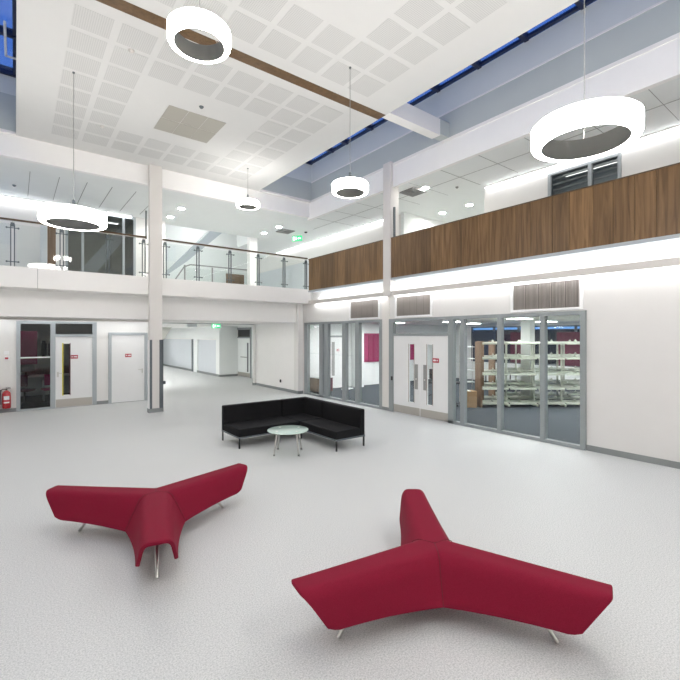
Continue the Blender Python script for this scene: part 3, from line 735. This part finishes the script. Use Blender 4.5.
screen(7, [(6.92, 7.08), (6.58, 6.70), (5.55, 5.65), (4.52, 4.62), (3.70, 3.80)], 7.08, 3.70, 'grey framed glazing in front of the library shelves')

d = thing('door_4', 'pair of white double doors with narrow glass slots', 'door', (XR, 8.07, 0)); d['kind'] = 'structure'
B(-.05, .08, 1.05, 1.23, 0, 2.80).box(-.05, .08, -.99, 1.05, 2.29, 2.37).box(-.05, .08, -.99, 1.05, 2.72, 2.80).build('frame', M['grey_frame'], d)
B(.02, .03, -.99, 1.05, 2.37, 2.72).build('transom_glass', M['glass'], d)
def leaf(y0, y1, v0, v1, plate, sign):
    lf = B(-.02, .03, y0, v0, .01, 2.29).box(-.02, .03, v1, y1, .01, 2.29).box(-.02, .03, v0, v1, .01, .38).box(-.02, .03, v0, v1, 2.05, 2.29).build('leaf', M['door'], d)
    B(0, .01, v0, v1, .38, 2.05).build('vision_pane', M['glass'], lf)
    B(-.024, -.02, v0 - .012, v0, .37, 2.06).box(-.024, -.02, v1, v1 + .012, .37, 2.06).build('vision_beading', M['ply'], lf)
    B(-.026, -.02, y0 + .01, y1 - .01, .02, .24).build('kick_plate', M['steel'], lf)
    B(-.026, -.02, plate[0], plate[1], .77, 1.48).build('push_plate', M['sensor'], lf)
    MB().tube((-.02, (plate[0] + plate[1]) / 2, 1.06), (-.05, (plate[0] + plate[1]) / 2, 1.06), .02, n=10).build('door_handle', M['chrome'], lf)
    if sign: door_sign(lf, -.02, sign, 1.62, 'x', .22, .12)
leaf(.005, 1.05, .23, .43, (.08, .20), None)
leaf(-.99, -.005, -.45, -.25, (-.23, -.12), -.56)
tag(B(XR - .075, XR - .05, 9.13, 9.19, .95, 1.07).build('door_release_button', M['dark'], bevel=.004), 'small dark release button on the grey frame left of the double doors', 'button')

# wall grilles above the glazing
def wall_vent(y0, y1, label):
    cy = (y0 + y1) / 2; h = (y1 - y0) / 2
    t = thing('wall_vent', label, 'vent', (XR, cy, 3.16), 0, 'louvred wall vents above the glazing')
    B(-.03, 0, -h - .06, h + .06, .28, .33).box(-.03, 0, -h - .06, h + .06, -.33, -.28).box(-.03, 0, -h - .06, -h, -.28, .28).box(-.03, 0, h, h + .06, -.28, .28).build('frame', M['sign_white'], t)
    B(-.006, -.002, -h, h, -.28, .28).build('backing', M['vent_dark'], t)
    for k in range(5):
        a = -h + k * 2 * h / 5; b = a + 2 * h / 5
        w = MB(); n = 9
        for q in range(n):
            yy = a + .02 + (b - a - .03) * q / n
            w.box(-.022, -.006, yy, yy + .012, -.28, .28)
        w.box(-.028, -.004, a, a + .014, -.28, .28)
        w.build('louvre_section', M['vent'], t)
wall_vent(9.80, 11.19, 'louvred wall vent left of the right column')
wall_vent(7.70, 9.0, 'louvred wall vent above the white double doors')
wall_vent(3.82, 5.26, 'louvred wall vent above the library shelves, closest to the plain wall')

# ---- library / rooms behind the right glazing
struct(B(9.2, 19.2, 14.8, 14.95, 0, 2.9).build('wall_library_back', M['wall_cool']), 'white end wall of the library', 'wall')
struct(B(12.36, 16.5, 14.76, 14.8, 1.07, 2.4).build('trim_19', M['magenta']), 'magenta painted band on the library end wall', 'painted band')
struct(B(13.0, 13.9, 14.72, 14.76, 1.07, 2.33).build('trim_20', M['magenta_deep']), 'darker magenta board on the library end wall', 'board')
struct(B(9.2, 19.2, .2, .3, 0, 2.9).build('wall_library_front', M['wall_cool']), 'near end wall of the library', 'wall')
struct(B(9.2, 19.2, .2, 14.9, 2.86, 2.95).build('ceiling_library', M['wall_bright']), 'white tiled ceiling of the library', 'ceiling')
struct(B(19.0, 19.2, .3, 14.8, 0, .95).box(19.0, 19.2, .3, 14.8, 2.75, 2.9).box(19, 19.2, 13.4, 14.8, .95, 2.75).build('wall_library_far', M['wall_cool']), 'far wall of the library with windows', 'wall')
wn = thing('window_8', 'row of dusk dark windows at the far side of the library', 'window', (19.05, 6.85, .95)); wn['kind'] = 'structure'
w = MB()
for k in range(11): w.box(-.04, .06, -6.5 + k * 1.3, -6.42 + k * 1.3, 0, 1.8)
w.box(-.04, .06, -6.5, 6.55, .0, .06).box(-.04, .06, -6.5, 6.55, 1.74, 1.8)
w.build('frame', M['dark_frame'], wn)
B(0, .01, -6.5, 6.5, .06, 1.74).build('glass_pane', M['glass'], wn)
for y, lab in ((10.6, 'maroon blind on the library window farthest to the left'), (8.4, 'maroon blind on the middle library window'), (4.9, 'maroon blind on the library window behind the shelves')):
    tag(B(18.95, 18.985, y - .55, y + .55, 1.0, 2.45).build('window_blind', M['maroon']), lab, 'blind')
tag(B(18.965, 19.0, 12.0, 13.3, .95, 2.5).build('pinboard', M['blue_dark']), 'dark blue board at the far end of the library', 'pinboard')
tag(B(30, 31, -12, 40, -.5, 2.75).build('hedge', M['hedge']), 'dark hedge outside the library windows at dusk', 'hedge', kind='stuff')
struct(B(29, 60, -20, 50, -.6, -.5).build('ground', M['hedge']), 'dark ground outside the library windows', 'ground')
struct(B(14.9, 15.25, 8.0, 8.35, 0, 2.86).build('column', M['wall_cool']), 'white column among the library shelves', 'column')
# left meeting area: partition door
d = thing('door_5', 'white door with narrow slot seen through the glazing behind the sofa', 'door', (11.12, 14.8, 0)); d['kind'] = 'structure'
B(-.42, -.36, -.05, 0, 0, 2.30).box(.36, .42, -.05, 0, 0, 2.30).box(-.42, .42, -.05, 0, 2.22, 2.30).build('frame', M['grey_frame'], d)
lf = B(-.36, .36, -.04, 0, .01, 2.22).build('leaf', M['door'], d)
B(-.22, -.06, -.045, -.04, .55, 2.02).build('vision_pane', M['sensor'], lf)
door_sign(lf, .12, -.04, 1.66, 'y', .16, .09)
struct(B(12.0, 12.35, 14.3, 14.75, 0, 2.86).build('column', M['wall_cool']), 'white pier behind the glazing near the magenta band', 'column')
t = thing('low_cabinet', 'brown low cabinet behind the glazing at the corner', 'cabinet', (9.75, 13.9, 0))
B(-.35, .35, -.3, .3, .08, .62).build('carcass', M['ply'], t)
B(-.40, .40, -.34, .34, .62, .66).build('cabinet_top', M['door'], t)
B(-.3, .3, -.25, .25, 0, .08).build('plinth', M['dark'], t)
B(-.02, .33, -.31, -.30, .1, .6).build('door', M['maroon'], t)
t = thing('paper_stack', 'white papers on the carpet in front of the slotted door', 'papers', (11.3, 14.2, 0), .4)
B(-.25, .0, -.15, .15, 0, .03).build('sheets', M['sign_white'], t); B(.05, .3, -.15, .15, 0, .03).build('sheets', M['sign_white'], t)

# ceiling light panels in the library
k = 0
labs = ['in the meeting area behind the sofa', 'in front of the magenta band', 'above the double doors, nearer one', 'above the double doors, farther one', 'over the left end of the shelves', 'over the middle of the shelves',
        'over the right end of the shelves', 'far back over the windows', 'deep in the library left of the blinds', 'deep in the library over the dark chair', 'close to the glazing by the shelves']
for (x, y), lb_ in zip([(10.6, 12.8), (12.9, 12.9), (11.3, 9.4), (13.6, 10.4), (12.8, 7.2), (13.5, 4.9), (11, 5.2), (16.5, 5.6), (16.5, 8.2), (16.2, 11.4), (11, 2.5)], labs):
    t = thing('ceiling_light_panel', 'square ceiling light ' + lb_, 'light', (x, y, 2.855), 0, 'square light panels in the library ceiling')
    B(-.3, .3, -.3, .3, -.02, .0).build('frame', M['sign_white'], t)
    B(-.28, .28, -.28, .28, -.024, -.02).build('diffuser', M['office_light'], t)

# shelving racks, set at an angle in the library
AR = -math.atan2(.6097, .7926)
def rack(length, levels, two=True):
    t = thing('library_shelf', '', 'shelving', (0, 0, 0), 0, 'empty metal shelving racks in the library')
    n = int(round(length / .9))
    for i in range(n + 1):
        x = i * .9
        if i == 0: B(x - .03, x + .03, -.28, .28, 0, 2.1).build('end_panel', M['ply'], t)
        else: B(x - .02, x + .02, -.03, .03, 0, 2.08).box(x - .025, x + .025, -.26, .26, .02, .1).build('upright', M['cream'], t)
    for z in levels:
        for i in range(n):
            B(i * .9 + .03, i * .9 + .87, -.27, .27, z, z + .02).box(i * .9 + .03, i * .9 + .87, -.275, -.255, z - .035, z + .02).box(i * .9 + .03, i * .9 + .87, .255, .275, z - .035, z + .02).build('shelf', M['cream'], t)
        w = MB()
        for i in range(n):
            w.prism([(-.12, z + .02), (.12, z + .02), (.0, z + .11)], 'x', i * .9 + .43, i * .9 + .445)
        w.build('bookend', M['cream'], t)
    return t
lev = [.13, .60, 1.06, 1.57, 2.05]
r1 = rack(3.6, lev); r1.location = (11.98, 8.16, 0); r1.rotation_euler.z = AR; r1['label'] = 'empty cream shelving rack closest to the glazing'
r2 = copy_tree(r1); r2.location = (12.95, 8.75, 0); r2.rotation_euler.z = AR; r2['label'] = 'empty cream shelving rack just behind the front rack'
r3 = copy_tree(r1); r3.location = (14.2, 9.1, 0); r3.rotation_euler.z = AR; r3['label'] = 'empty cream shelving rack farthest from the glazing'

t = thing('wire_trolley', 'silver wire trolley left of the shelving racks', 'trolley', (12.33, 8.84, 0), AR)
for x in (-.22, .22):
    for y in (-.18, .18): MB().tube((x, y, 0), (x, y, 1.95), .014, n=8).build('leg', M['chrome'], t)
for z in (.3, .7, 1.1, 1.5, 1.9): B(-.22, .22, -.18, .18, z, z + .02).build('tray', M['shutter'], t)
t = thing('cardboard_box', 'brown cardboard box on the library carpet beside the racks', 'box', (11.62, 8.3, 0), AR)
B(-.22, .22, -.2, .2, 0, .52).build('carton', M['card'], t, bevel=.004)
B(-.03, .03, -.203, .203, .515, .523).build('packing_tape', M['shutter'], t)
chair(11.45, 8.75, .5, 'dark', 'black office chair near the narrow pane beside the double doors', 'black chairs in the library', .72)
chair(12.6, 10.4, 2.0, 'dark', 'black office chair farther back beyond the silver trolley', 'black chairs in the library', .5)
t = thing('reading_table', 'dark table deep in the library near the blinds', 'table', (16.4, 10.2, 0), .3)
B(-.8, .8, -.4, .4, .71, .74).build('table_top', M['dark'], t)
for x in (-.7, .7):
    for y in (-.32, .32): B(x - .02, x + .02, y - .02, y + .02, 0, .71).build('leg', M['dark'], t)

# ------------------------------------------------------------------ furniture
def bench(cx, cy, rot, label):
    t = thing('star_bench', label, 'bench', (cx, cy, 0), rot, None)
    Z = .50; c0 = .152; r_top = 1.30; r_bot = 1.10; v = .36; zb0 = .17; zb1 = .20
    b = MB(); NT, NC = 26, 9
    s60 = math.tan(math.radians(60))
    cache = {}
    def vert(p):
        k = (round(p[0], 4), round(p[1], 4), round(p[2], 4))
        if k not in cache: cache[k] = b.bm.verts.new(p)
        return cache[k]
    for arm in range(3):
        a = arm * 2 * PI / 3
        ca, sa = math.cos(a), math.sin(a)
        for side in (1, -1):
            grid = []
            for i in range(NT + 1):
                u = i / NT
                st = c0 / s60 + u * (r_top - c0 / s60)
                sb = v * .5 + u * (r_bot - v * .5)
                cb = .185 + (v * .8660 - .185) * (1 - u) ** 1.9
                ct = c0 + (.130 - c0) * u
                zb = zb0 + (zb1 - zb0) * u
                P0 = Vector((st * (u > 0) if i else 0, 0, Z)); P0 = Vector((u * r_top, 0, Z))
                P1 = Vector((st, ct, Z)); P2 = Vector((sb, cb, zb)); P2 = P1 + (P2 - P1) * (1 - .10 * max(0, (u - .92) / .08) ** 2)
                # cross section: flat top, rounded shoulder, straight flap
                A = P1 + (P0 - P1) * min(1, .075 / max(.05, (P0 - P1).length)); D = P1 + (P2 - P1) * .38
                row = [P0, P0.lerp(A, .5), A]
                for q in (1, 2, 3, 4):
                    w_ = q / 5
                    row.append(A.lerp(P1, w_).lerp(P1.lerp(D, w_), w_))
                row += [D, D.lerp(P2, .25), D.lerp(P2, .5), D.lerp(P2, .75), P2]
                grid.append(row)
            R = []
            for row in grid:
                rr = []
                for p in row:
                    y = p.y * side
                    rr.append(vert((p.x * ca - y * sa, p.x * sa + y * ca, p.z)))
                R.append(rr)
            for i in range(NT):
                for j in range(len(R[0]) - 1):
                    q = [R[i][j], R[i + 1][j], R[i + 1][j + 1], R[i][j + 1]]
                    q = list(dict.fromkeys(q))
                    if len(q) >= 3:
                        try: b.bm.faces.new(q)
                        except ValueError: pass
    bmesh.ops.remove_doubles(b.bm, verts=b.bm.verts, dist=.0005)
    bmesh.ops.recalc_face_normals(b.bm, faces=b.bm.faces)
    # make normals face outward (up)
    up = sum(f.normal.z * f.calc_area() for f in b.bm.faces)
    if up < 0: bmesh.ops.reverse_faces(b.bm, faces=b.bm.faces)
    me = bpy.data.meshes.new('upholstery'); b.bm.to_mesh(me); b.bm.free(); me.materials.append(M['red'])
    for p in me.polygons: p.use_smooth = True
    o = bpy.data.objects.new('upholstery', me); C.objects.link(o); o.parent = t
    sm = o.modifiers.new('smooth', 'CORRECTIVE_SMOOTH') if False else None
    so = o.modifiers.new('solid', 'SOLIDIFY'); so.thickness = .034; so.offset = -1
    bv = o.modifiers.new('bevel', 'BEVEL'); bv.width = .008; bv.segments = 2; bv.limit_method = 'ANGLE'; bv.angle_limit = 1.0
    for arm in range(3):
        a = arm * 2 * PI / 3; ca, sa = math.cos(a), math.sin(a)
        f = lambda x, y, z: (x * ca - y * sa, x * sa + y * ca, z)
        MB().tube(f(.62, 0, .455), f(.95, 0, 0.0), .02, .016, 14).build('leg', M['chrome'], t, smooth=True)
        # seam in the valley next to this arm
        d = a + PI / 3; cd, sd = math.cos(d), math.sin(d)
        rt = c0 / s60 / math.cos(PI / 3)
        MB().path([(0, 0, Z + .0005), (rt * .8 * cd, rt * .8 * sd, Z - .001), ((rt + .02) * cd, (rt + .02) * sd, Z - .028), (v * cd, v * sd, zb0 + .005)], .0028, 6).build('seam', M['red_dark'], t)
    return t
bench(1.29, 5.16, math.radians(16.5), 'crimson three armed star bench on the left, seen along its open front arm')
bench(2.885, 2.405, math.radians(50.8), 'crimson three armed star bench nearer the camera, with one arm pointing away')

# black corner sofa
sx0, sx1, sy0, sy1 = 3.59, 5.78, 6.66, 8.93
fx, fy = 5.03, 8.02
t = thing('corner_sofa', 'black L shaped corner sofa on thin black legs', 'sofa', (4.7, 7.8, 0))
ox, oy = 4.7, 7.8
def SB(x0, x1, y0, y1, z0, z1, name, m, bev=.02):
    return B(x0 - ox, x1 - ox, y0 - oy, y1 - oy, z0, z1).build(name, M[m], t, bevel=bev, seg=3)
SB(sx0, fx - .01, sy1 - .13, sy1, .23, .77, 'backrest', 'black')
SB(fx, sx1, sy1 - .13, sy1, .23, .77, 'backrest', 'black')
SB(sx1 - .13, sx1, fy + .01, sy1 - .13, .23, .77, 'backrest', 'black')
SB(sx1 - .13, sx1, sy0, fy, .23, .77, 'backrest', 'black')
SB(sx0, fx - .005, fy, sy1 - .13, .23, .39, 'seat_cushion', 'black')
SB(fx, sx1 - .13, fy + .005, sy1 - .13, .23, .39, 'seat_cushion', 'black')
SB(fx, sx1 - .13, sy0, fy, .23, .39, 'seat_cushion', 'black')
fr = MB()
for (a, b, c_, d_) in ((sx0, sx1, sy1 - .03, sy1), (sx0, fx, fy, fy + .03), (sx0, sx0 + .03, fy, sy1), (sx1 - .03, sx1, sy0, sy1), (fx, fx + .03, sy0, fy), (fx, sx1, sy0, sy0 + .03)):
    fr.box(a - ox, b - ox, c_ - oy, d_ - oy, .205, .232)
fr.build('base_frame', M['dark_frame'], t)
for (x, y) in ((sx0 + .02, fy + .02), (sx0 + .02, sy1 - .02), (fx + .02, sy0 + .02), (sx1 - .02, sy0 + .02), (sx1 - .02, sy1 - .02), (fx - .02, fy + .04), (fx + .04, fy + .0), (fx - .02, sy1 - .02)):
    B(x - ox - .014, x - ox + .014, y - oy - .014, y - oy + .014, 0, .21).build('leg', M['black_paint'], t)

# round glass table
t = thing('coffee_table', 'round frosted green glass table with four steel legs', 'table', (4.25, 7.20, 0), 0)
MB().lathe([(0, .438), (.390, .438), (.400, .444), (.400, .452), (.393, .457), (0, .457)], 64).build('glass_top', M['table_glass'], t, smooth=True)
for dx, dy in ((-.33, -.04), (.04, -.33), (-.04, .33), (.33, .04)):
    l = MB().tube((dx * .80, dy * .80, .438), (dx, dy, .03), .022, .015, 16).build('leg', M['chrome'], t, smooth=True)
    MB().lathe([(0, 0), (.02, 0), (.02, .03), (0, .03)], 16, c=(dx, dy, 0)).build('leg_foot', M['sensor'], l)
    MB().lathe([(0, .457), (.022, .457), (.022, .461), (0, .461)], 16, c=(dx * .80, dy * .80, 0)).build('leg_cap', M['chrome'], l)

# ring pendants
def pendant(x, y, zb, R, H, label):
    r = R * .80
    t = thing('ring_pendant_light', label, 'pendant light', (x, y, zb), 0, None)
    e = .012 + R * .02
    MB().lathe([(r, 0), (R - e * 2, 0), (R - e * .7, e * .3), (R, e * 1.6), (R, H - e), (R - e, H), (r, H)], 96).build('ring_diffuser', M['opal'], t, smooth=True)
    MB().lathe([(r, -.002), (r, H + .002), (r - .012, H + .002), (r - .012, -.002)], 96, closed=True).build('inner_band', M['inner'], t, smooth=True)
    hub = .13 if R < .5 else .16
    top = H + hub
    for k in range(3):
        a = k * 2 * PI / 3 + .4
        MB().tube(((r + .01) * math.cos(a), (r + .01) * math.sin(a), H), (0, 0, top + .01), .0035, n=6).build('suspension_wire', M['chrome'], t)
    MB().lathe([(0, 0), (.028, 0), (.028, .07), (.012, .09), (0, .09)], 16, c=(0, 0, top)).build('cable_gripper', M['dark_frame'], t, smooth=True)
    MB().tube((0, 0, top + .08), (0, 0, ZR - zb), .006, n=8).build('cable', M['sensor'], t)
    MB().lathe([(0, -.03), (.018, -.03), (.024, 0), (0, 0)], 16, c=(0, 0, ZR - zb)).build('ceiling_rose', M['dark_frame'], t, smooth=True)
pendant(1.67, 4.80, 5.61, .345, .185, 'small glowing ring lamp at the top of the photo, crossing the wood strip')
pendant(5.22, 2.15, 4.52, .565, .235, 'large glowing ring lamp in front of the timber parapet on the right')
pendant(.90, 9.63, 4.45, .565, .235, 'large glowing ring lamp in front of the left glass balustrade')
pendant(5.05, 6.25, 5.01, .345, .18, 'small glowing ring lamp just left of the right column')
pendant(5.62, 11.91, 6.21, .345, .17, 'smallest looking glowing ring lamp, hanging nearest the back gallery')
pendant(-1.1, 1.2, 5.2, .565, .235, 'large ring lamp added as fill behind the viewpoint')  # extra lamp out of view, added to light the hall evenly
pendant(3.4, -1.4, 4.6, .565, .235, 'large ring lamp added as fill near the wall behind the viewpoint')  # second unseen lamp, also added for fill

# ------------------------------------------------------------------ world: clear dusk sky
wd = bpy.data.worlds.new('dusk'); bpy.context.scene.world = wd; wd.use_nodes = True
n = wd.node_tree.nodes; l = wd.node_tree.links
bg = n['Background']; tc = n.new('ShaderNodeTexCoord'); sx = n.new('ShaderNodeSeparateXYZ'); r = n.new('ShaderNodeValToRGB')
l.new(tc.outputs['Generated'], sx.inputs[0]); l.new(sx.outputs['Z'], r.inputs['Fac']); l.new(r.outputs['Color'], bg.inputs['Color'])
e = r.color_ramp.elements
e[0].position = 0; e[0].color = (.14, .32, .70, 1); e[1].position = .5; e[1].color = (.052, .135, .41, 1)
bg.inputs['Strength'].default_value = .6

# ------------------------------------------------------------------ camera
cam = bpy.data.cameras.new('camera'); co = bpy.data.objects.new('camera', cam); C.objects.link(co)
cam.sensor_width = 36; cam.lens = 422.44 / 680 * 36
cam.shift_y = -4.5 / 680
co.location = (0, 0, 2.3)
co.rotation_euler = (PI / 2, 0, -math.atan2(.6097, .7926))
cam.clip_start = .05; cam.clip_end = 200
sc = bpy.context.scene; sc.camera = co
sc.view_settings.view_transform = 'Standard'; sc.view_settings.look = 'None'
sc.view_settings.exposure = 1.3; sc.view_settings.gamma = 1; sc.view_settings.use_curve_mapping = False
sc.cycles.max_bounces = 12; sc.cycles.diffuse_bounces = 8; sc.cycles.glossy_bounces = 4; sc.cycles.transparent_max_bounces = 16
sc.cycles.transmission_bounces = 4
sc.cycles.caustics_reflective = False; sc.cycles.caustics_refractive = False
sc.cycles.use_denoising = True
sc.cycles.sample_clamp_indirect = 4
